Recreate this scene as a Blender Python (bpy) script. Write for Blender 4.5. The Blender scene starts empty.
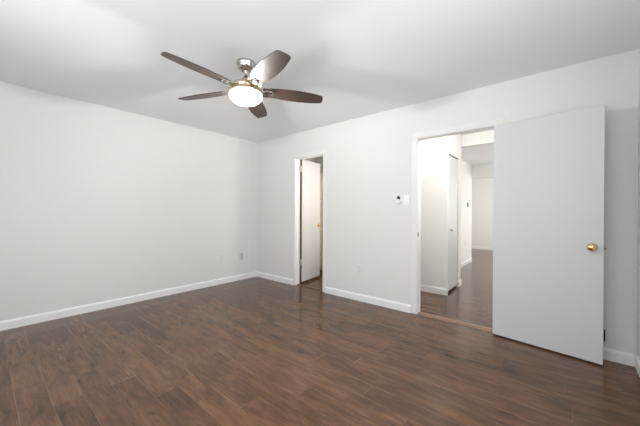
import bpy, bmesh, math, random
from mathutils import Vector, Matrix, Euler

random.seed(7)
S = bpy.context.scene
C = S.collection
PI = math.pi

# ------------------------------------------------------------------ camera, light, exposure
H = 2.44                       # ceiling height
RX = 4.662                     # right wall
BY = -3.78                     # wall behind the camera
DT = 0.105                     # thickness of the wall with the doorways

cam_d = bpy.data.cameras.new('camera')
cam = bpy.data.objects.new('camera', cam_d)
C.objects.link(cam)
yaw, pitch, roll = 0.693692, -0.002942, 0.0045188
fw = Vector((-math.sin(yaw) * math.cos(pitch), math.cos(yaw) * math.cos(pitch), math.sin(pitch)))
rt = fw.cross(Vector((0, 0, 1))).normalized()
up = rt.cross(fw)
r2 = rt * math.cos(roll) + up * math.sin(roll)
u2 = -rt * math.sin(roll) + up * math.cos(roll)
cam.matrix_world = Matrix(((r2.x, u2.x, -fw.x, 4.17222), (r2.y, u2.y, -fw.y, -3.22335),
                           (r2.z, u2.z, -fw.z, 1.17651), (0, 0, 0, 1)))
cam_d.sensor_width = 36.0
cam_d.lens = 282.2 / 640 * 36.0
cam_d.clip_start = 0.02
S.camera = cam

w = bpy.data.worlds.new('world')
S.world = w
w.use_nodes = True
bg = w.node_tree.nodes['Background']
bg.inputs[0].default_value = (0.85, 0.92, 1.0, 1)
bg.inputs[1].default_value = 1.0


def area(name, loc, rot, sx, sy, power, col=(1, 1, 1)):
    d = bpy.data.lights.new(name, 'AREA')
    d.shape = 'RECTANGLE'
    d.size, d.size_y = sx, sy
    d.energy = power
    d.color = col
    o = bpy.data.objects.new(name, d)
    o.location = loc
    o.rotation_euler = rot
    C.objects.link(o)
    return o


# daylight through the window behind the camera
area('window_fill', (2.8, BY - 0.16, 1.40), (PI / 2 - 0.38, 0, 0), 2.6, 1.4, 17, (0.97, 0.985, 1.0))
# unseen fill lamp outside, shining up through the same window to brighten the ceiling
area('ceiling_fill', (4.0, BY - 4.2, -0.6), (PI / 2 + 0.4, 0, 0), 6.5, 1.4, 150, (0.98, 0.99, 1.0))
area('ceiling_fill', (RX + 4.2, -2.3, -0.6), (PI / 2 + 0.4, 0, PI / 2), 6.0, 1.4, 85, (0.98, 0.99, 1.0))  # second ceiling fill, aimed up through the added right window
area('window_fill', (RX + 0.16, -2.45, 1.42), (PI / 2 - 0.38, 0, PI / 2), 1.9, 1.3, 31, (0.97, 0.985, 1.0))  # added lamp, evens out the light on ceiling and left wall
# hall ceiling lamp, added bathroom fill lamp, panels for the far rooms' unbuilt windows


def bulb(name, loc, power, col, r):
    d = bpy.data.lights.new(name, 'POINT')
    d.energy, d.color, d.shadow_soft_size = power, col, r
    o = bpy.data.objects.new(name, d)
    o.location = loc
    C.objects.link(o)


bulb('hall_lamp', (3.55, 0.48, 2.24), 16, (1.0, 0.975, 0.93), 0.11)
bulb('bathroom_fill', (2.0, 0.45, 1.6), 15, (1.0, 0.96, 0.90), 0.10)  # added without a fixture, at mid height, to brighten door and curtain
area('far_room_fill', (4.75, 3.2, 1.3), (PI / 2, 0, PI / 2), 2.0, 1.6, 17, (1.0, 0.99, 0.97))  # fill panel inside the room, in front of a solid wall
area('far_room_fill', (4.75, 5.9, 1.3), (PI / 2, 0, PI / 2), 1.6, 1.6, 38, (1.0, 0.99, 0.97))

S.view_settings.view_transform = 'Standard'
S.view_settings.look = 'None'
S.view_settings.gamma = 1.0
S.view_settings.use_curve_mapping = False
S.view_settings.exposure = 0.32
BULB = 70.0                    # watts of the lamp inside the fan's glass bowl


# ------------------------------------------------------------------ materials
def mat(name, col, rough=0.5, metal=0.0, spec=0.5, var=0.0, scale=4.0, bump=0.0, bscale=200.0):
    m = bpy.data.materials.new(name)
    m.use_nodes = True
    nt = m.node_tree
    b = nt.nodes['Principled BSDF']
    b.inputs['Base Color'].default_value = (*col, 1)
    b.inputs['Roughness'].default_value = rough
    b.inputs['Metallic'].default_value = metal
    b.inputs['Specular IOR Level'].default_value = spec
    tc = nt.nodes.new('ShaderNodeTexCoord')
    if var:
        n = nt.nodes.new('ShaderNodeTexNoise')
        n.inputs['Scale'].default_value = scale
        n.inputs['Detail'].default_value = 4
        nt.links.new(tc.outputs['Object'], n.inputs['Vector'])
        r = nt.nodes.new('ShaderNodeMapRange')
        r.inputs[3].default_value = 1 - var
        r.inputs[4].default_value = 1 + var
        nt.links.new(n.outputs[0], r.inputs[0])
        mx = nt.nodes.new('ShaderNodeVectorMath')
        mx.operation = 'SCALE'
        mx.inputs[0].default_value = col
        nt.links.new(r.outputs[0], mx.inputs['Scale'])
        nt.links.new(mx.outputs[0], b.inputs['Base Color'])
    if bump:
        n2 = nt.nodes.new('ShaderNodeTexNoise')
        n2.inputs['Scale'].default_value = bscale
        nt.links.new(tc.outputs['Object'], n2.inputs['Vector'])
        bp = nt.nodes.new('ShaderNodeBump')
        bp.inputs['Strength'].default_value = bump
        bp.inputs['Distance'].default_value = 0.002
        nt.links.new(n2.outputs[0], bp.inputs['Height'])
        nt.links.new(bp.outputs[0], b.inputs['Normal'])
    return m


M_wall = mat('wall_paint', (0.775, 0.772, 0.758), 0.6, spec=0.25, var=0.012, scale=1.5, bump=0.06, bscale=260)
M_ceil = mat('ceiling_paint', (0.91, 0.92, 0.93), 0.8, spec=0.15, var=0.012, scale=1.2, bump=0.08, bscale=180)
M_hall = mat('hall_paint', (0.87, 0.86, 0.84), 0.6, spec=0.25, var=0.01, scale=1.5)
M_trim = mat('trim_paint', (0.88, 0.88, 0.875), 0.35, spec=0.4, var=0.008, scale=6)
M_casing = mat('casing_paint', (0.80, 0.798, 0.785), 0.4, spec=0.4, var=0.008, scale=6)
M_door = mat('door_paint', (0.66, 0.665, 0.672), 0.38, spec=0.4, var=0.008, scale=3, bump=0.03, bscale=60)
M_nickel = mat('brushed_nickel', (0.52, 0.49, 0.45), 0.24, metal=1.0, var=0.05, scale=30)
M_housing = mat('warm_nickel', (0.70, 0.60, 0.44), 0.25, metal=1.0, var=0.05, scale=30)
M_brass = mat('polished_brass', (0.80, 0.60, 0.28), 0.14, metal=1.0, var=0.03, scale=20)
M_dbrass = mat('aged_brass', (0.32, 0.25, 0.15), 0.3, metal=1.0, var=0.05, scale=20)
M_steel = mat('hinge_steel', (0.62, 0.61, 0.58), 0.3, metal=1.0, var=0.04, scale=40)
M_dark = mat('dark_plastic', (0.012, 0.012, 0.012), 0.4, var=0.05, scale=40)
M_grey = mat('grey_plastic', (0.16, 0.16, 0.155), 0.45, var=0.04, scale=40)
M_plate = mat('plate_plastic', (0.92, 0.92, 0.91), 0.35, var=0.01, scale=30)
M_almond = mat('outlet_plastic', (0.60, 0.585, 0.55), 0.4, var=0.02, scale=30)
M_painted = mat('painted_plate', (0.755, 0.752, 0.738), 0.55, spec=0.25, var=0.012, scale=20)
M_white = mat('white_plastic', (0.9, 0.9, 0.9), 0.3, var=0.01, scale=30)
M_edge = mat('shade_painted_edge', (0.10, 0.088, 0.075), 0.6, var=0.15, scale=20)  # shade of the hinge gap put into the colour


def wood_mat(name, dark, light, rough, grain=(3.0, 60.0, 60.0)):
    m = bpy.data.materials.new(name)
    m.use_nodes = True
    nt = m.node_tree
    b = nt.nodes['Principled BSDF']
    tc = nt.nodes.new('ShaderNodeTexCoord')
    mp = nt.nodes.new('ShaderNodeMapping')
    mp.inputs['Scale'].default_value = grain
    n = nt.nodes.new('ShaderNodeTexNoise')
    n.inputs['Scale'].default_value = 1.0
    n.inputs['Detail'].default_value = 6
    n.inputs['Distortion'].default_value = 0.4
    cr = nt.nodes.new('ShaderNodeValToRGB')
    cr.color_ramp.elements[0].position = 0.3
    cr.color_ramp.elements[1].position = 0.7
    cr.color_ramp.elements[0].color = (*dark, 1)
    cr.color_ramp.elements[1].color = (*light, 1)
    nt.links.new(tc.outputs['Object'], mp.inputs[0])
    nt.links.new(mp.outputs[0], n.inputs['Vector'])
    nt.links.new(n.outputs[0], cr.inputs[0])
    nt.links.new(cr.outputs[0], b.inputs['Base Color'])
    b.inputs['Roughness'].default_value = rough
    return m


M_blade = wood_mat('walnut_blade', (0.034, 0.021, 0.016), (0.062, 0.037, 0.027), 0.42, (4, 70, 70))
M_thresh_dark = wood_mat('walnut_threshold', (0.085, 0.045, 0.028), (0.13, 0.07, 0.043), 0.3, (4, 70, 70))
M_thresh = wood_mat('oak_threshold', (0.20, 0.12, 0.075), (0.28, 0.175, 0.112), 0.3, (4, 70, 70))


def floor_mat():
    m = bpy.data.materials.new('dark_plank_floor')
    m.use_nodes = True
    nt = m.node_tree
    N, L = nt.nodes, nt.links
    b = N['Principled BSDF']
    tc = N.new('ShaderNodeTexCoord')
    sp = N.new('ShaderNodeSeparateXYZ')
    L.new(tc.outputs['Object'], sp.inputs[0])

    def mth(op, a=None, bb=None, c=None):
        n = N.new('ShaderNodeMath')
        n.operation = op
        for i, v in enumerate((a, bb, c)):
            if v is None:
                continue
            if isinstance(v, (int, float)):
                n.inputs[i].default_value = v
            else:
                L.new(v, n.inputs[i])
        return n.outputs[0]
    PW, PL = 0.1425, 1.22
    yy = mth('DIVIDE', mth('ADD', sp.outputs[1], 2.80 + 100 * PW), PW)
    row = mth('FLOOR', yy)
    fy = mth('FRACT', yy)
    wn = N.new('ShaderNodeTexWhiteNoise')
    wn.noise_dimensions = '1D'
    L.new(row, wn.inputs['W'])
    xx = mth('ADD', mth('DIVIDE', mth('ADD', sp.outputs[0], 20.0), PL), wn.outputs['Value'])
    colm = mth('FLOOR', xx)
    fx = mth('FRACT', xx)
    wn2 = N.new('ShaderNodeTexWhiteNoise')
    wn2.noise_dimensions = '2D'
    cb = N.new('ShaderNodeCombineXYZ')
    L.new(row, cb.inputs[0])
    L.new(colm, cb.inputs[1])
    L.new(cb.outputs[0], wn2.inputs['Vector'])
    # distance to the plank edges in metres
    ey = mth('MULTIPLY', mth('MINIMUM', fy, mth('SUBTRACT', 1.0, fy)), PW)
    ex = mth('MULTIPLY', mth('MINIMUM', fx, mth('SUBTRACT', 1.0, fx)), PL)
    e = mth('MINIMUM', ey, ex)
    groove = N.new('ShaderNodeMapRange')           # 1 on the seam
    groove.inputs[1].default_value = 0.0012
    groove.inputs[2].default_value = 0.0042
    groove.inputs[3].default_value = 1
    groove.inputs[4].default_value = 0
    L.new(e, groove.inputs[0])
    # per plank offset of the grain
    off = N.new('ShaderNodeVectorMath')
    off.operation = 'MULTIPLY_ADD'
    L.new(wn2.outputs['Color'], off.inputs[0])
    off.inputs[1].default_value = (37, 23, 11)
    L.new(tc.outputs['Object'], off.inputs[2])

    def noise(scale_vec, detail, dist=0.0, rough=0.55):
        mp = N.new('ShaderNodeMapping')
        mp.inputs['Scale'].default_value = scale_vec
        L.new(off.outputs[0], mp.inputs[0])
        n = N.new('ShaderNodeTexNoise')
        n.inputs['Scale'].default_value = 1
        n.inputs['Detail'].default_value = detail
        n.inputs['Distortion'].default_value = dist
        n.inputs['Roughness'].default_value = rough
        L.new(mp.outputs[0], n.inputs['Vector'])
        return n.outputs[0]
    g1 = noise((3.2, 13.0, 1), 6, 0.7, 0.62)              # broad figure
    g2 = noise((6.0, 95.0, 1), 4, 0.3)             # fine grain
    g3 = noise((5.0, 13.0, 1), 3, 0.9)             # knots and dark clouds
    cr = N.new('ShaderNodeValToRGB')
    el = cr.color_ramp.elements
    el[0].position, el[0].color = 0.30, (0.040, 0.0195, 0.0105, 1)
    el[1].position, el[1].color = 0.74, (0.210, 0.108, 0.056, 1)
    k = el.new(0.5)
    k.color = (0.108, 0.053, 0.028, 1)
    tone = mth('ADD', mth('MULTIPLY', g1, 0.68), mth('MULTIPLY', g2, 0.32))
    tone = mth('ADD', tone, mth('MULTIPLY', mth('SUBTRACT', wn2.outputs['Value'], 0.5), 0.10))
    L.new(tone, cr.inputs[0])
    kn = N.new('ShaderNodeMapRange')
    kn.inputs[1].default_value = 0.62
    kn.inputs[2].default_value = 0.74
    kn.inputs[3].default_value = 1.0
    kn.inputs[4].default_value = 0.55
    L.new(g3, kn.inputs[0])
    sc = N.new('ShaderNodeVectorMath')
    sc.operation = 'SCALE'
    L.new(cr.outputs[0], sc.inputs[0])
    L.new(kn.outputs[0], sc.inputs['Scale'])
    # the seams: tan paints the bevel's reflected light in places, dark joint in others
    bevel_glint = noise((1.3, 3.0, 1), 2)
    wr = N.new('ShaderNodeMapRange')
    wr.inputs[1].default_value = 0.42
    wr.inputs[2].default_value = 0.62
    L.new(bevel_glint, wr.inputs[0])
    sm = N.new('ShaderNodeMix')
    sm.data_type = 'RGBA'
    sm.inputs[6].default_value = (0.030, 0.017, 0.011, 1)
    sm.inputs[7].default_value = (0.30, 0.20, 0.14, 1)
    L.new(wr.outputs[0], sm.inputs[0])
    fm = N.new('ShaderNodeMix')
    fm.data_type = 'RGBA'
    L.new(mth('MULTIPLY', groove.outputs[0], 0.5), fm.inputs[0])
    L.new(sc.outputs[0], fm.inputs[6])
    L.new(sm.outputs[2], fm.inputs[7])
    L.new(fm.outputs[2], b.inputs['Base Color'])
    rr = N.new('ShaderNodeMapRange')
    rr.inputs[3].default_value = 0.12
    rr.inputs[4].default_value = 0.20
    L.new(g1, rr.inputs[0])
    L.new(rr.outputs[0], b.inputs['Roughness'])
    b.inputs['Specular IOR Level'].default_value = 0.36
    hgt = mth('SUBTRACT', mth('ADD', mth('MULTIPLY', g2, 0.25), mth('MULTIPLY', g1, 0.5)), mth('MULTIPLY', groove.outputs[0], 0.8))
    bp = N.new('ShaderNodeBump')
    bp.inputs['Strength'].default_value = 0.10
    bp.inputs['Distance'].default_value = 0.003
    L.new(hgt, bp.inputs['Height'])
    L.new(bp.outputs[0], b.inputs['Normal'])
    return m


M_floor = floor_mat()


def curtain_mat():
    m = bpy.data.materials.new('beige_curtain_fabric')
    m.use_nodes = True
    nt = m.node_tree
    b = nt.nodes['Principled BSDF']
    tc = nt.nodes.new('ShaderNodeTexCoord')
    n = nt.nodes.new('ShaderNodeTexNoise')
    n.inputs['Scale'].default_value = 9
    n.inputs['Detail'].default_value = 5
    n.inputs['Distortion'].default_value = 1.5
    cr = nt.nodes.new('ShaderNodeValToRGB')
    cr.color_ramp.elements[0].position = 0.42
    cr.color_ramp.elements[1].position = 0.62
    cr.color_ramp.elements[0].color = (0.84, 0.71, 0.53, 1)
    cr.color_ramp.elements[1].color = (0.92, 0.85, 0.74, 1)
    nt.links.new(tc.outputs['Object'], n.inputs['Vector'])
    nt.links.new(n.outputs[0], cr.inputs[0])
    nt.links.new(cr.outputs[0], b.inputs['Base Color'])
    b.inputs['Roughness'].default_value = 0.7
    return m


M_curtain = curtain_mat()

M_bowl = bpy.data.materials.new('lit_opal_glass')          # thin frosted glass: lets part of the bulb's light straight through, glows itself
M_bowl.use_nodes = True
_nt = M_bowl.node_tree
_b = _nt.nodes['Principled BSDF']
_b.inputs['Base Color'].default_value = (0.95, 0.94, 0.92, 1)
_b.inputs['Roughness'].default_value = 0.25
_b.inputs['Emission Color'].default_value = (1.0, 0.965, 0.91, 1)
_b.inputs['Emission Strength'].default_value = 1.3
_t = _nt.nodes.new('ShaderNodeBsdfTransparent')
_x = _nt.nodes.new('ShaderNodeMixShader')
_x.inputs[0].default_value = 0.45
_nt.links.new(_t.outputs[0], _x.inputs[1])
_nt.links.new(_b.outputs[0], _x.inputs[2])
_nt.links.new(_x.outputs[0], _nt.nodes['Material Output'].inputs[0])

M_pane = bpy.data.materials.new('window_glass')
M_pane.use_nodes = True
_nt = M_pane.node_tree
_nt.nodes.remove(_nt.nodes['Principled BSDF'])
_t = _nt.nodes.new('ShaderNodeBsdfTransparent')
_g = _nt.nodes.new('ShaderNodeBsdfGlossy')
_g.inputs['Roughness'].default_value = 0.02
_x = _nt.nodes.new('ShaderNodeMixShader')
_x.inputs[0].default_value = 0.05
_nt.links.new(_t.outputs[0], _x.inputs[1])
_nt.links.new(_g.outputs[0], _x.inputs[2])
_nt.links.new(_x.outputs[0], _nt.nodes['Material Output'].inputs[0])


# ------------------------------------------------------------------ mesh helpers
def box(bm, a, b, bev=0.0, seg=2):
    """axis-aligned box between corners a and b"""
    r = bmesh.ops.create_cube(bm, size=1.0)
    vs = r['verts']
    for v in vs:
        v.co = Vector((a[0] + (v.co.x + .5) * (b[0] - a[0]), a[1] + (v.co.y + .5) * (b[1] - a[1]),
                       a[2] + (v.co.z + .5) * (b[2] - a[2])))
    if bev:
        es = list({e for v in vs for e in v.link_edges})
        bmesh.ops.bevel(bm, geom=es, offset=bev, segments=seg, affect='EDGES', profile=0.5)
    return bm


def lathe(bm, prof, seg=40, M=None):
    """profile of (r, z) spun about z"""
    rings = []
    for r, z in prof:
        if r < 1e-6:
            v = bm.verts.new((0, 0, z))
            rings.append([v])
        else:
            rings.append([bm.verts.new((r * math.cos(2 * PI * k / seg), r * math.sin(2 * PI * k / seg), z)) for k in range(seg)])
    fs = []
    for A, B in zip(rings, rings[1:]):
        for k in range(seg):
            j = (k + 1) % seg
            if len(A) == 1 and len(B) == 1:
                continue
            if len(A) == 1:
                fs.append(bm.faces.new((A[0], B[k], B[j])))
            elif len(B) == 1:
                fs.append(bm.faces.new((A[k], B[0], A[j])))
            else:
                fs.append(bm.faces.new((A[k], B[k], B[j], A[j])))
    for f in fs:
        f.smooth = True
    if M is not None:
        bmesh.ops.transform(bm, matrix=M, verts=[v for r in rings for v in r])
    return bm


def prism(bm, pts, z0, z1, bev=0.0):
    """polygon outline in xy extruded z0..z1"""
    vs = [bm.verts.new((x, y, z0)) for x, y in pts]
    f = bm.faces.new(vs)
    r = bmesh.ops.extrude_face_region(bm, geom=[f])
    nv = [g for g in r['geom'] if isinstance(g, bmesh.types.BMVert)]
    bmesh.ops.translate(bm, verts=nv, vec=(0, 0, z1 - z0))
    return bm


def obj(name, bm, m, parent=None, smooth_angle=None, loc=None, rot=None):
    bmesh.ops.recalc_face_normals(bm, faces=bm.faces)
    me = bpy.data.meshes.new(name)
    bm.to_mesh(me)
    bm.free()
    me.materials.append(m)
    if smooth_angle:
        for p in me.polygons:
            p.use_smooth = True
        me.set_sharp_from_angle(angle=math.radians(smooth_angle))
    o = bpy.data.objects.new(name, me)
    C.objects.link(o)
    if loc is not None:
        o.location = loc
    if rot is not None:
        o.rotation_euler = rot
    o.parent = parent
    return o


def nb():
    return bmesh.new()


def tag(o, label, cat, group=None):
    o['label'] = label
    o['category'] = cat
    if group:
        o['group'] = group
    return o


def thing(name, label, cat, loc=(0, 0, 0), rz=0.0, group=None):
    o = bpy.data.objects.new(name, None)
    o.empty_display_size = 0.05
    C.objects.link(o)
    o.location = loc
    o.rotation_euler = (0, 0, rz)
    return tag(o, label, cat, group)


def struct(name, bm, m, label=None, cat=None, **k):
    o = obj(name, bm, m, **k)
    o['kind'] = 'structure'
    if label:
        o['label'] = label
        o['category'] = cat
    return o


# ------------------------------------------------------------------ the shell
D1a, D1b = 0.975, 1.545        # bathroom doorway
D2a, D2b = 2.957, 3.715        # hall doorway
DH = 2.03                      # height of both

bm = nb()
box(bm, (-0.1, BY - 0.1, -0.08), (5.0, 7.3, 0.0))
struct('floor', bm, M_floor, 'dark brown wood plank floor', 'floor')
bm = nb()
box(bm, (-0.1, BY - 0.1, H), (RX + 0.1, 1.78, H + 0.1))
struct('ceiling', bm, M_ceil, 'smooth white ceiling of the empty bedroom', 'ceiling')

bm = nb()
box(bm, (-0.1, BY - 0.1, 0), (0, DT, H))
struct('wall_left', bm, M_wall, 'plain off-white wall on the left', 'wall')
bm = nb()
for a, b in (((0, 0, 0), (D1a - .02, DT, H)), ((D1a - .02, 0, DH + .02), (D1b + .02, DT, H)),
             ((D1b + .02, 0, 0), (D2a - .02, DT, H)), ((D2a - .02, 0, DH + .02), (D2b + .02, DT, H)),
             ((D2b + .02, 0, 0), (RX, DT, H))):
    box(bm, a, b)
struct('wall_back', bm, M_wall, 'off-white wall with the two doorways', 'wall')
rwin = (-3.40, -1.50)  # unseen window opening, added to even out the ceiling light
z0, z1 = 0.80, 2.15
bm = nb()
box(bm, (RX, BY - 0.1, 0), (RX + 0.1, rwin[0], H))
box(bm, (RX, rwin[1], 0), (RX + 0.1, DT, H))
box(bm, (RX, rwin[0], 0), (RX + 0.1, rwin[1], z0))
box(bm, (RX, rwin[0], z1), (RX + 0.1, rwin[1], H))
struct('wall_right', bm, M_wall, 'sliver of off-white wall at the right edge', 'wall')
bm = nb()
t = .045
a, b = rwin
box(bm, (RX + .03, a, z0), (RX + .08, a + t, z1))
box(bm, (RX + .03, b - t, z0), (RX + .08, b, z1))
box(bm, (RX + .03, a + t, z0), (RX + .08, b - t, z0 + t))
box(bm, (RX + .03, a + t, z1 - t), (RX + .08, b - t, z1))
box(bm, (RX + .035, a + t, (z0 + z1) / 2 - .02), (RX + .075, b - t, (z0 + z1) / 2 + .02))
wf = struct('window_2', bm, M_trim)
bm = nb()
box(bm, (RX + .054, a + t, z0 + t), (RX + .058, b - t, z1 - t))
obj('pane', bm, M_pane, wf)
# wall behind the camera with a window
wins = ((1.45, 4.15),)
z0, z1 = 0.80, 2.15
bm = nb()
xs = [0, wins[0][0], wins[0][1], RX]
for i in range(3):
    if i % 2 == 0:
        box(bm, (xs[i], BY - .1, 0), (xs[i + 1], BY, H))
    else:
        box(bm, (xs[i], BY - .1, 0), (xs[i + 1], BY, z0))
        box(bm, (xs[i], BY - .1, z1), (xs[i + 1], BY, H))
struct('wall_front', bm, M_wall)
for i, (a, b) in enumerate(wins):
    bm = nb()
    t = .045
    box(bm, (a, BY - .08, z0), (a + t, BY - .03, z1))
    box(bm, (b - t, BY - .08, z0), (b, BY - .03, z1))
    box(bm, (a + t, BY - .08, z0), (b - t, BY - .03, z0 + t))
    box(bm, (a + t, BY - .08, z1 - t), (b - t, BY - .03, z1))
    box(bm, (a + t, BY - .075, (z0 + z1) / 2 - .02), (b - t, BY - .035, (z0 + z1) / 2 + .02))
    wf = struct('window_%d' % (i + 1), bm, M_trim)
    bm = nb()
    box(bm, (a + t, BY - .058, z0 + t), (b - t, BY - .054, z1 - t))
    obj('pane', bm, M_pane, wf)

# rooms beyond: bathroom
bm = nb()
box(bm, (-0.1, DT, 0), (0.0, 1.78, H))
struct('wall_bathroom_left', bm, M_hall)
bm = nb()
box(bm, (0.0, 1.68, 0), (2.3, 1.78, H))
struct('wall_bathroom_back', bm, M_hall)
bm = nb()
box(bm, (2.3, DT, 0), (2.4, 1.78, H))
struct('wall_bathroom_right', bm, M_hall)
# hall: closet face and side, opening into the room beyond
bm = nb()
box(bm, (2.4, 1.02, 0), (2.94, 1.10, H))
box(bm, (2.94, 1.02, 0), (3.0, 1.06, H))                    # corner beside the closet door
box(bm, (2.94, 1.06, 2.035), (3.0, 1.62, H))                # above the closet door
box(bm, (2.94, 1.62, 0), (3.0, 1.78, H))
box(bm, (2.4, 1.70, 0), (2.94, 1.78, H))
struct('wall_closet', bm, M_hall, 'bright white wall corner around the hall closet', 'wall')
bm = nb()
box(bm, (4.05, DT, 0), (4.15, 1.90, H))
struct('wall_hall_right', bm, M_hall)
bm = nb()
box(bm, (2.631, 1.78, 2.255), (4.9, 1.90, H + .1))
struct('wall_header', bm, M_hall, 'white header over the end of the hall', 'wall')
bm = nb()
box(bm, (4.15, 1.78, 0), (4.9, 1.90, 2.255))
struct('wall_hall_end', bm, M_hall)
bm = nb()
box(bm, (2.53, 1.78, 0), (2.63, 4.37, 2.42))
struct('wall_passage', bm, M_hall, 'narrow white wall with a thermostat beyond the hall closet', 'wall')
bm = nb()
box(bm, (2.63, 1.90, 2.32), (4.9, 4.37, 2.42))
struct('ceiling_passage', bm, M_ceil, 'low ceiling beyond the hall', 'ceiling')
bm = nb()
box(bm, (1.4, 4.37, 2.01), (4.9, 4.5, 2.52))
struct('wall_beam', bm, M_hall, 'white beam before the far room', 'beam')
bm = nb()
box(bm, (1.4, 4.5, 2.42), (4.9, 7.3, 2.52))
struct('ceiling_far', bm, M_ceil)
bm = nb()
box(bm, (1.4, 7.1, 0), (4.9, 7.2, 2.42))
struct('wall_far', bm, M_hall, 'plain far wall seen through the hall doorway', 'wall')
bm = nb()
box(bm, (1.4, 4.4, 0), (1.5, 7.1, 2.42))
struct('wall_far_left', bm, M_hall)
bm = nb()
box(bm, (1.5, 4.4, 0), (2.53, 4.5, 2.01))
struct('wall_far_front', bm, M_hall)
bm = nb()
box(bm, (4.9, 1.78, 0), (5.0, 7.2, H))
struct('wall_far_right', bm, M_hall)


# ------------------------------------------------------------------ baseboards and casings
def board(name, p, q, n, h=0.092, t=0.012, label=None, m=None):
    """baseboard from p to q (xy on the wall face); n points into the room"""
    bm = nb()
    p, q, n = Vector((*p, 0)), Vector((*q, 0)), Vector((*n, 0))
    prof = [(0, 0), (t, 0), (t, h - .020), (t - .002, h - .013), (t - .006, h - .004), (t - .009, h), (0, h)]
    A = [bm.verts.new(p + n * a + Vector((0, 0, z))) for a, z in prof]
    B = [bm.verts.new(q + n * a + Vector((0, 0, z))) for a, z in prof]
    k = len(prof)
    for i in range(k):
        bm.faces.new((A[i], A[(i + 1) % k], B[(i + 1) % k], B[i]))
    bm.faces.new(A)
    bm.faces.new(B)
    return struct(name, bm, m or M_trim, label, 'baseboard' if label else None)


CW = 0.072                      # casing width
board('baseboard_left', (0, BY), (0, 0), (1, 0), label='white baseboard along the left wall')
board('baseboard_back', (0.012, 0), (D1a - .036, 0), (0, -1), label='white baseboard in the corner left of the narrow doorway')
board('baseboard_back_middle', (D1b + .066, 0), (D2a - .074, 0), (0, -1), label='white baseboard between the two doorways')
board('baseboard_back_right', (D2b + CW + .01, 0), (RX - .012, 0), (0, -1), label='white baseboard behind the open door')
board('baseboard_right', (RX, 0), (RX, BY), (-1, 0), label='white baseboard at the right edge')
board('baseboard_front', (0.012, BY), (RX - .012, BY), (0, 1))
board('baseboard_closet', (2.412, 1.02), (3.012, 1.02), (0, -1), label='white baseboard under the bright hall wall')
board('baseboard_closet_side', (3.0, 1.63), (3.0, 1.792), (1, 0), label='short white baseboard beside the closet door')
board('baseboard_passage', (2.63, 1.79), (2.63, 4.37), (1, 0), label='white baseboard beyond the hall closet')
board('baseboard_far', (1.5, 7.1), (4.9, 7.1), (0, -1), h=.08, label='baseboard of the far wall')

# jambs (line the opening) and casings (on the bedroom face)
t = 0.007


def casing(name, a, b, la, lb, jl, label):
    """casing round an opening a..b: outer edges la, lb; jl = set-back of the jamb behind the casing's inner edge"""
    bm = nb()
    top = DH + 0.068
    ia, ib = a - .006, b + .006
    box(bm, (la, -t, 0), (ia, 0, DH + .006), .003)
    box(bm, (ib, -t, 0), (lb, 0, DH + .006), .003)
    box(bm, (la, -t, DH + .006), (lb, 0, top), .003)
    return struct(name, bm, M_casing, label, 'door casing')


casing('trim_1', D1a, D1b, D1a - .036, D1b + .066, 0, 'white casing around the narrow left doorway')
casing('trim_2', D2a, D2b, D2a - .074, D2b + CW + .006, 0, 'white casing around the wide hall doorway')
for i, (a, b) in enumerate(((D1a, D1b), (D2a, D2b))):
    bm = nb()
    box(bm, (a - .02, 0, 0), (a, DT, DH), 0.0015, 1)
    box(bm, (b, 0, 0), (b + .02, DT, DH), 0.0015, 1)
    box(bm, (a - .02, 0, DH), (b + .02, DT, DH + .02), 0.0015, 1)
    # door stops
    s0, s1 = (0.015, 0.055) if i == 0 else (0.05, 0.085)
    if i == 0:
        box(bm, (a, s0, 0), (a + .010, s1, DH - .010), 0.001, 1)
    box(bm, (b - .010, s0, 0), (b, s1, DH - .010), 0.001, 1)
    if i == 0:
        box(bm, (a, s0, DH - .010), (b, s1, DH), 0.001, 1)
    j = struct('trim_%d' % (3 + i), bm, M_trim, ('white jamb lining of the narrow left doorway', 'white jamb lining of the hall doorway')[i], 'door jamb')
    if i == 1:
        bm = nb()
        box(bm, (a, 0.002, 0.900), (a + .002, 0.030, 0.950), 0.0005, 1)
        o = obj('strike_plate', bm, M_grey, j)
        o['label'] = 'small dark strike plate'


# thresholds
def threshold(name, a, b, y0, y1, label, m):
    bm = nb()
    n = 8
    prof = [(y0, 0.0)] + [(y0 + (y1 - y0) * k / n, 0.002 + 0.011 * math.sin(PI * k / n) ** 0.55) for k in range(n + 1)] + [(y1, 0.0)]
    A = [bm.verts.new((a, y, z)) for y, z in prof]
    B = [bm.verts.new((b, y, z)) for y, z in prof]
    k = len(prof)
    for i in range(k):
        bm.faces.new((A[i], A[(i + 1) % k], B[(i + 1) % k], B[i]))
    bm.faces.new(A)
    bm.faces.new(B)
    return struct(name, bm, m, label, 'threshold')


threshold('trim_5', D1a + .0105, D1b - .0105, 0.02, 0.10, 'brown threshold strip under the narrow left doorway', M_thresh_dark)
threshold('trim_6', D2a + .0005, D2b - .0105, 0.0, 0.105, 'tan wood threshold strip under the hall doorway', M_thresh)


# ------------------------------------------------------------------ doors
def knob_bm(bm, M, sc=1.0):
    prof = [(0, 0), (.031, 0), (.033, .003), (.030, .007), (.018, .010), (.012, .016), (.011, .026), (.014, .031),
            (.022, .036), (.0275, .044), (.0285, .052), (.025, .060), (.017, .066), (.008, .069), (0, .0695)]
    return lathe(bm, [(r * sc, z * sc) for r, z in prof], 32, M)


def hinge_bm(bm, x, y, z):
    lathe(bm, [(0, 0), (.006, 0), (.006, .088), (.0045, .092), (0, .092)], 14, Matrix.Translation((x, y, z - .046)))
    return bm


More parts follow.
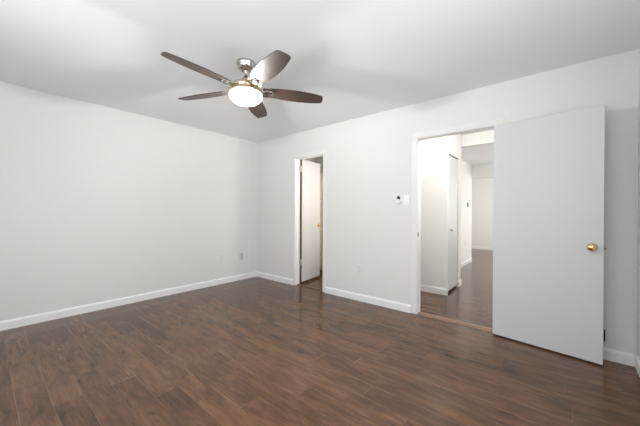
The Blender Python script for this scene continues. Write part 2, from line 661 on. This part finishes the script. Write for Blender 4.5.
def slab(name, pin, ang, width, y0, y1, zb, zt, label, cat='door', x0=0.003):
    """door hinged at pin; local x runs along the slab, local y is its thickness range"""
    e = struct(name, box(nb(), (x0, y0, zb), (width, y1, zt), 0.0025), M_door, label, cat,
               loc=(pin[0], pin[1], 0), rot=(0, 0, ang))
    return e


# door of the hall: folded back against the wall
A2 = math.radians(-8.3)
d2 = slab('door_2', (D2b + .004, -0.022), A2, 0.758, -0.040, -0.004, 0.012, 2.012,
          'wide white flush door with a brass knob, folded back against the wall')
kx = 0.758 - 0.064
bm = nb()
knob_bm(bm, Matrix.Translation((kx, -0.040, 0.913)) @ Matrix.Rotation(PI / 2, 4, 'X'))
o = obj('door_knob', bm, M_brass, d2)
o['label'] = 'polished brass knob'
bm = nb()
box(bm, (0.758, -.034, .875), (0.7595, -.010, .933), 0.0005, 1)
box(bm, (0.7595, -.026, .898), (0.769, -.013, .911), 0.002, 1)
o = obj('latch', bm, M_grey, d2)
o['label'] = 'dark latch in the door edge'
for z in (0.25, 1.02, 1.80):
    obj('hinge', hinge_bm(nb(), 0.0, 0.0, z), M_steel, d2)

# bathroom door: swung inwards past a right angle
A1 = math.radians(97.6)
d1 = slab('door_1', (D1a + .001, DT - .003), A1, 0.565, -0.037, -0.002, 0.040, 2.042,
          'narrow white door standing open inside the left doorway', x0=0.012)
o = obj('hinge_gap_shade', box(nb(), (0.0105, -0.036, 0.042), (0.012, -0.003, 2.040)), M_edge, d1)  # dark strip laid on the edge as the gap's shade
o['label'] = 'dark strip painting the shade in the hinge gap'
bm = nb()
knob_bm(bm, Matrix.Translation((0.565 - .06, -0.037, 0.945)) @ Matrix.Rotation(PI / 2, 4, 'X'), 0.85)
o = obj('door_knob', bm, M_brass, d1)
o['label'] = 'brass knob'
for z in (0.36, 1.88):
    bm = hinge_bm(nb(), 0.0, 0.0, z)
    box(bm, (0.0, -.036, z - .046), (0.0104, -.001, z + .046))
    obj('hinge', bm, M_steel, d1)

# closet door in the hall
d3 = struct('door_3', box(nb(), (2.952, 1.066, 0.035), (2.986, 1.612, 2.016), 0.002), M_door,
            'white closet door on the hall wall, small dark knob', 'door')
bm = nb()
knob_bm(bm, Matrix.Translation((2.986, 1.225, 0.92)) @ Matrix.Rotation(PI / 2, 4, 'Y'), 0.5)
o = obj('door_knob', bm, M_dbrass, d3)
o['label'] = 'small dark brass knob'
bm = nb()
box(bm, (2.955, 1.062, 2.021), (2.992, 1.618, 2.034))
o = struct('trim_7', bm, M_grey, 'dark track above the hall closet door', 'track')


# ------------------------------------------------------------------ ceiling fan
FX, FY = 2.151, -1.784
fan = thing('ceiling_fan', 'brushed nickel ceiling fan with five dark blades and a lit white bowl', 'ceiling fan', (FX, FY, H))


def zrel(p):
    return [(r, z - H) for r, z in p]


can = obj('canopy', lathe(nb(), zrel([(0, H), (.078, H), (.080, H - .005), (.080, H - .016), (.0765, H - .020), (.074, H - .032), (.067, H - .048),
                                      (.055, H - .062), (.040, H - .071), (.030, H - .074), (.026, H - .066), (0, H - .066)]), 48), M_nickel, fan)
rod = obj('downrod', lathe(nb(), zrel([(0, 2.384), (.020, 2.384), (.0245, 2.374), (.022, 2.362), (.0135, 2.354), (.0135, 2.312), (.027, 2.310),
                                       (.031, 2.303), (.031, 2.288), (.042, 2.262), (.066, 2.252), (0, 2.252)]), 32), M_nickel, fan)
hous = obj('motor_housing', lathe(nb(), zrel([(0, 2.256), (.075, 2.256), (.108, 2.251), (.126, 2.242), (.132, 2.232), (.132, 2.214), (.126, 2.211),
                                              (.126, 2.202), (.133, 2.199), (.142, 2.193), (.1455, 2.184), (.1455, 2.176), (.140, 2.173), (0, 2.173)]), 64), M_housing, fan)
bowl = obj('light_bowl', lathe(nb(), zrel([(.128, 2.171), (.130, 2.172), (.1345, 2.167), (.1335, 2.152), (.127, 2.134), (.111, 2.117), (.089, 2.103),
                                           (.060, 2.094), (.030, 2.0895), (0, 2.089)]), 64), M_bowl, fan)
bowl['label'] = 'glowing white glass bowl'
ld = bpy.data.lights.new('bulb', 'POINT')
ld.energy = BULB
ld.color = (1.0, 0.975, 0.93)
ld.shadow_soft_size = 0.03
lo = bpy.data.objects.new('bulb', ld)
lo.location = (0, 0, 2.135 - H)
lo.parent = fan
C.objects.link(lo)


def blade_outline():
    wid = [(.180, .052), (.21, .061), (.26, .068), (.33, .0745), (.41, .078), (.48, .077), (.55, .072), (.61, .064), (.655, .055), (.675, .050)]
    ptsu = [(r, wv) for r, wv in wid]
    ptsl = [(r, -wv) for r, wv in wid[:-1]] + [(.664, -.051)]
    tip = [(.682, .045), (.686, .034), (.686, .008), (.681, -.018), (.673, -.042)]
    notch = []
    for k in range(9):                             # U-shaped cut-out at the root
        a = -PI / 2 + PI * k / 8
        notch.append((.212 + .030 * math.cos(a), .030 * math.sin(a)))
    notch = [(.172, -.036)] + [(.192, -.031)] + notch + [(.192, .031), (.172, .036)]
    return notch + ptsu + tip + ptsl[::-1]


PITCH = math.radians(-12.5)
for k in range(5):
    az = math.radians(-86.4 + 72 * k)
    bm = nb()
    prism(bm, blade_outline(), -.003, .003)
    bl = obj('blade', bm, M_blade, fan, loc=(0, 0, 2.212 - H), rot=Euler((PITCH, 0, az), 'XYZ'))
    # nickel arm: neck from the housing, disc lying in the cut-out, screw heads
    bm = nb()
    prism(bm, [(.112, -.018), (.150, -.017), (.190, -.022), (.190, .022), (.150, .017), (.112, .018)], -.011, .001)
    lathe(bm, [(0, -.012), (.022, -.011), (.0265, -.007), (.0285, -.001), (.0265, .004), (0, .005)], 28, Matrix.Translation((.210, 0, 0)))
    prism(bm, [(.150, -.060), (.178, -.062), (.232, -.050), (.236, -.040), (.180, -.036), (.150, -.030)], -.0065, -.0032)
    prism(bm, [(.150, .060), (.178, .062), (.232, .050), (.236, .040), (.180, .036), (.150, .030)], -.0065, -.0032)
    prism(bm, [(.140, -.060), (.156, -.060), (.156, .060), (.140, .060)], -.0065, -.0032)
    arm = obj('blade_arm', bm, M_nickel, bl)


# ------------------------------------------------------------------ wall plates
def plate(name, label, cat, loc, rz, kind, mp, mi, group=None):
    """wall plate whose local +y points out of the wall"""
    th = thing(name, label, cat, loc, rz, group)
    bm = nb()
    box(bm, (-.035, 0, -.0575), (.035, .006, .0575), .0025)
    obj('cover_plate', bm, mp, th)
    if kind == 'outlet':
        for s in (-1, 1):
            bm = nb()
            box(bm, (-.017, .006, s * .0195 - .014), (.017, .0085, s * .0195 + .014), .0012)
            so = obj('socket', bm, mi, th)
            bm = nb()
            for x in (-.0065, .0065):
                box(bm, (x - .001, .0085, s * .0195 - .002), (x + .001, .0088, s * .0195 + .007))
            lathe(bm, [(0, 0), (.0024, 0), (.0024, .0003), (0, .0003)], 10, Matrix.Translation((0, .0085, s * .0195 - .007)) @ Matrix.Rotation(-PI / 2, 4, 'X'))
            obj('slot', bm, M_dark, so)
    elif kind == 'switch':
        bm = nb()
        box(bm, (-.006, .006, -.012), (.006, .0075, .012))
        box(bm, (-.004, .006, -.002), (.004, .018, .008), .001)
        obj('toggle', bm, mi, th)
    for z in ((0,) if kind == 'outlet' else (-.03, .03)):
        bm = nb()
        lathe(bm, [(0, .0015), (.002, .001), (.0032, 0)], 12, Matrix.Translation((0, .006, z)) @ Matrix.Rotation(-PI / 2, 4, 'X'))
        obj('screw', bm, M_steel if mp is not M_painted else mp, th)
    return th


plate('wall_outlet', 'grey wall outlet low on the left wall, nearer the room corner', 'outlet', (0, -.33, .405), -PI / 2, 'outlet', M_almond, M_almond)
plate('wall_plate', 'painted-over blank plate low on the left wall, left of the grey outlet', 'wall plate', (0, -.70, .415), -PI / 2, 'blank', M_painted, M_painted)
plate('wall_outlet', 'painted-over outlet low on the wall between the two doorways', 'outlet', (2.18, 0, .425), PI, 'outlet', M_painted, M_painted)
plate('light_switch', 'white light switch plate left of the hall doorway', 'light switch', (2.822, 0, 1.325), PI, 'switch', M_plate, M_white)
th = thing('old_hinge', 'old hinge with a black edge low on the wall behind the open white door', 'bracket', (4.4865, 0, .192))  # old door hinge: pale screwed leaf with a black barrel
bm = nb()
box(bm, (.004, -.0022, -.046), (.028, 0, .046), .0006, 1)
obj('leaf', bm, M_painted, th)
obj('barrel', lathe(nb(), [(0, -.048), (.0040, -.048), (.0046, -.045), (.0046, .045), (.0040, .048), (0, .048)], 16, Matrix.Translation((0, -.0048, 0))), M_dark, th)
for z in (-.031, 0, .031):
    obj('screw', lathe(nb(), [(0, .0012), (.0022, .0010), (.0034, 0)], 12, Matrix.Translation((.018, -.0022, z)) @ Matrix.Rotation(PI / 2, 4, 'X')), M_painted, th)
plate('wall_outlet', 'tiny white outlet on the narrow wall beyond the hall closet', 'outlet', (2.63, 3.80, .50), -PI / 2, 'outlet', M_plate, M_plate)

# oval holder with a dark handset top, beside the switch
th = thing('remote_holder', 'small oval wall holder, dark above and white below, beside the light switch', 'remote holder', (2.727, 0, 1.327), PI)
bm = nb()


def oval(bm, rx, rz, y0, y1, zc=0.0, n=28, bulge=0.8):
    A = [bm.verts.new((rx * math.cos(2 * PI * k / n), y0, zc + rz * math.sin(2 * PI * k / n))) for k in range(n)]
    B = [bm.verts.new((rx * math.cos(2 * PI * k / n), y0 + (y1 - y0) * .6, zc + rz * math.sin(2 * PI * k / n))) for k in range(n)]
    D = [bm.verts.new((rx * bulge * math.cos(2 * PI * k / n), y1, zc + rz * bulge * math.sin(2 * PI * k / n))) for k in range(n)]
    for P, Q in ((A, B), (B, D)):
        for k in range(n):
            bm.faces.new((P[k], P[(k + 1) % n], Q[(k + 1) % n], Q[k]))
    bm.faces.new(A)
    bm.faces.new(D)
    return bm


obj('back_plate', oval(nb(), .036, .052, 0, .006), M_plate, th, 40)
obj('dark_cap', oval(nb(), .021, .030, .006, .020, .019), M_dark, th, 40)
obj('white_pocket', oval(nb(), .028, .030, .006, .034, -.018), M_white, th, 40)

# thermostat on the passage wall
th = thing('thermostat', 'small dark thermostat on the narrow wall beyond the hall closet', 'thermostat', (2.63, 3.93, 1.36), -PI / 2)
bm = nb()
box(bm, (-.04, 0, -.05), (.04, .018, .05), .006)
obj('case', bm, M_grey, th)
bm = nb()
box(bm, (-.024, .018, -.005), (.024, .0195, .034), .0005)
obj('dial_window', bm, M_dark, th)

# ------------------------------------------------------------------ bathroom: curtain on its rod
bm = nb()
ncol, nrow = 160, 12
x0, x1 = 0.15, 1.95
g = []
for j in range(nrow + 1):
    z = 0.06 + (1.935 - 0.06) * j / nrow
    row = []
    for i in range(ncol + 1):
        u = i / ncol
        am = 0.030 * (0.75 + 0.25 * math.sin(u * 17)) * (1.0 - 0.25 * j / nrow)
        row.append(bm.verts.new((x0 + (x1 - x0) * u, 0.98 + am * math.sin(u * 2 * PI * 13 + 0.3 * math.sin(z * 2)), z)))
    g.append(row)
for j in range(nrow):
    for i in range(ncol):
        f = bm.faces.new((g[j][i], g[j][i + 1], g[j + 1][i + 1], g[j + 1][i]))
        f.smooth = True
cur = obj('shower_curtain', bm, M_curtain)
md = cur.modifiers.new('thick', 'SOLIDIFY')
md.thickness = 0.002
tag(cur, 'beige mottled curtain seen in the gap behind the narrow open door', 'shower curtain')
rd = thing('curtain_rod', 'thin metal rod carrying the beige curtain in the left doorway', 'curtain rod', (0, .98, 1.965))
bm = nb()
lathe(bm, [(0, 0), (.0125, 0), (.0125, 2.29), (0, 2.29)], 20, Matrix.Translation((.005, 0, 0)) @ Matrix.Rotation(PI / 2, 4, 'Y'))
obj('rod', bm, M_steel, rd)
for x, a in ((0.0, PI / 2), (2.3, -PI / 2)):
    bm = nb()
    lathe(bm, [(0, 0), (.028, 0), (.028, .005), (.015, .018), (0, .018)], 20, Matrix.Translation((x, 0, 0)) @ Matrix.Rotation(a, 4, 'Y'))
    obj('flange', bm, M_steel, rd)
for k in range(13):
    x = x0 + (x1 - x0) * (k + .5) / 13
    bm = nb()
    n, mseg = 18, 6
    rings = []
    for i in range(n):
        a = 2 * PI * i / n
        rings.append([bm.verts.new((x + .002 * math.cos(2 * PI * q / mseg), (.021 + .002 * math.sin(2 * PI * q / mseg)) * math.cos(a),
                                    (.021 + .002 * math.sin(2 * PI * q / mseg)) * math.sin(a) - .0095)) for q in range(mseg)])
    for i in range(n):
        for q in range(mseg):
            bm.faces.new((rings[i][q], rings[(i + 1) % n][q], rings[(i + 1) % n][(q + 1) % mseg], rings[i][(q + 1) % mseg]))
    tag(obj('curtain_ring', bm, M_steel, None, 40, loc=(0, .98, 1.965)), 'small metal ring on the rod of the beige curtain', 'curtain ring', 'rings of the beige curtain')
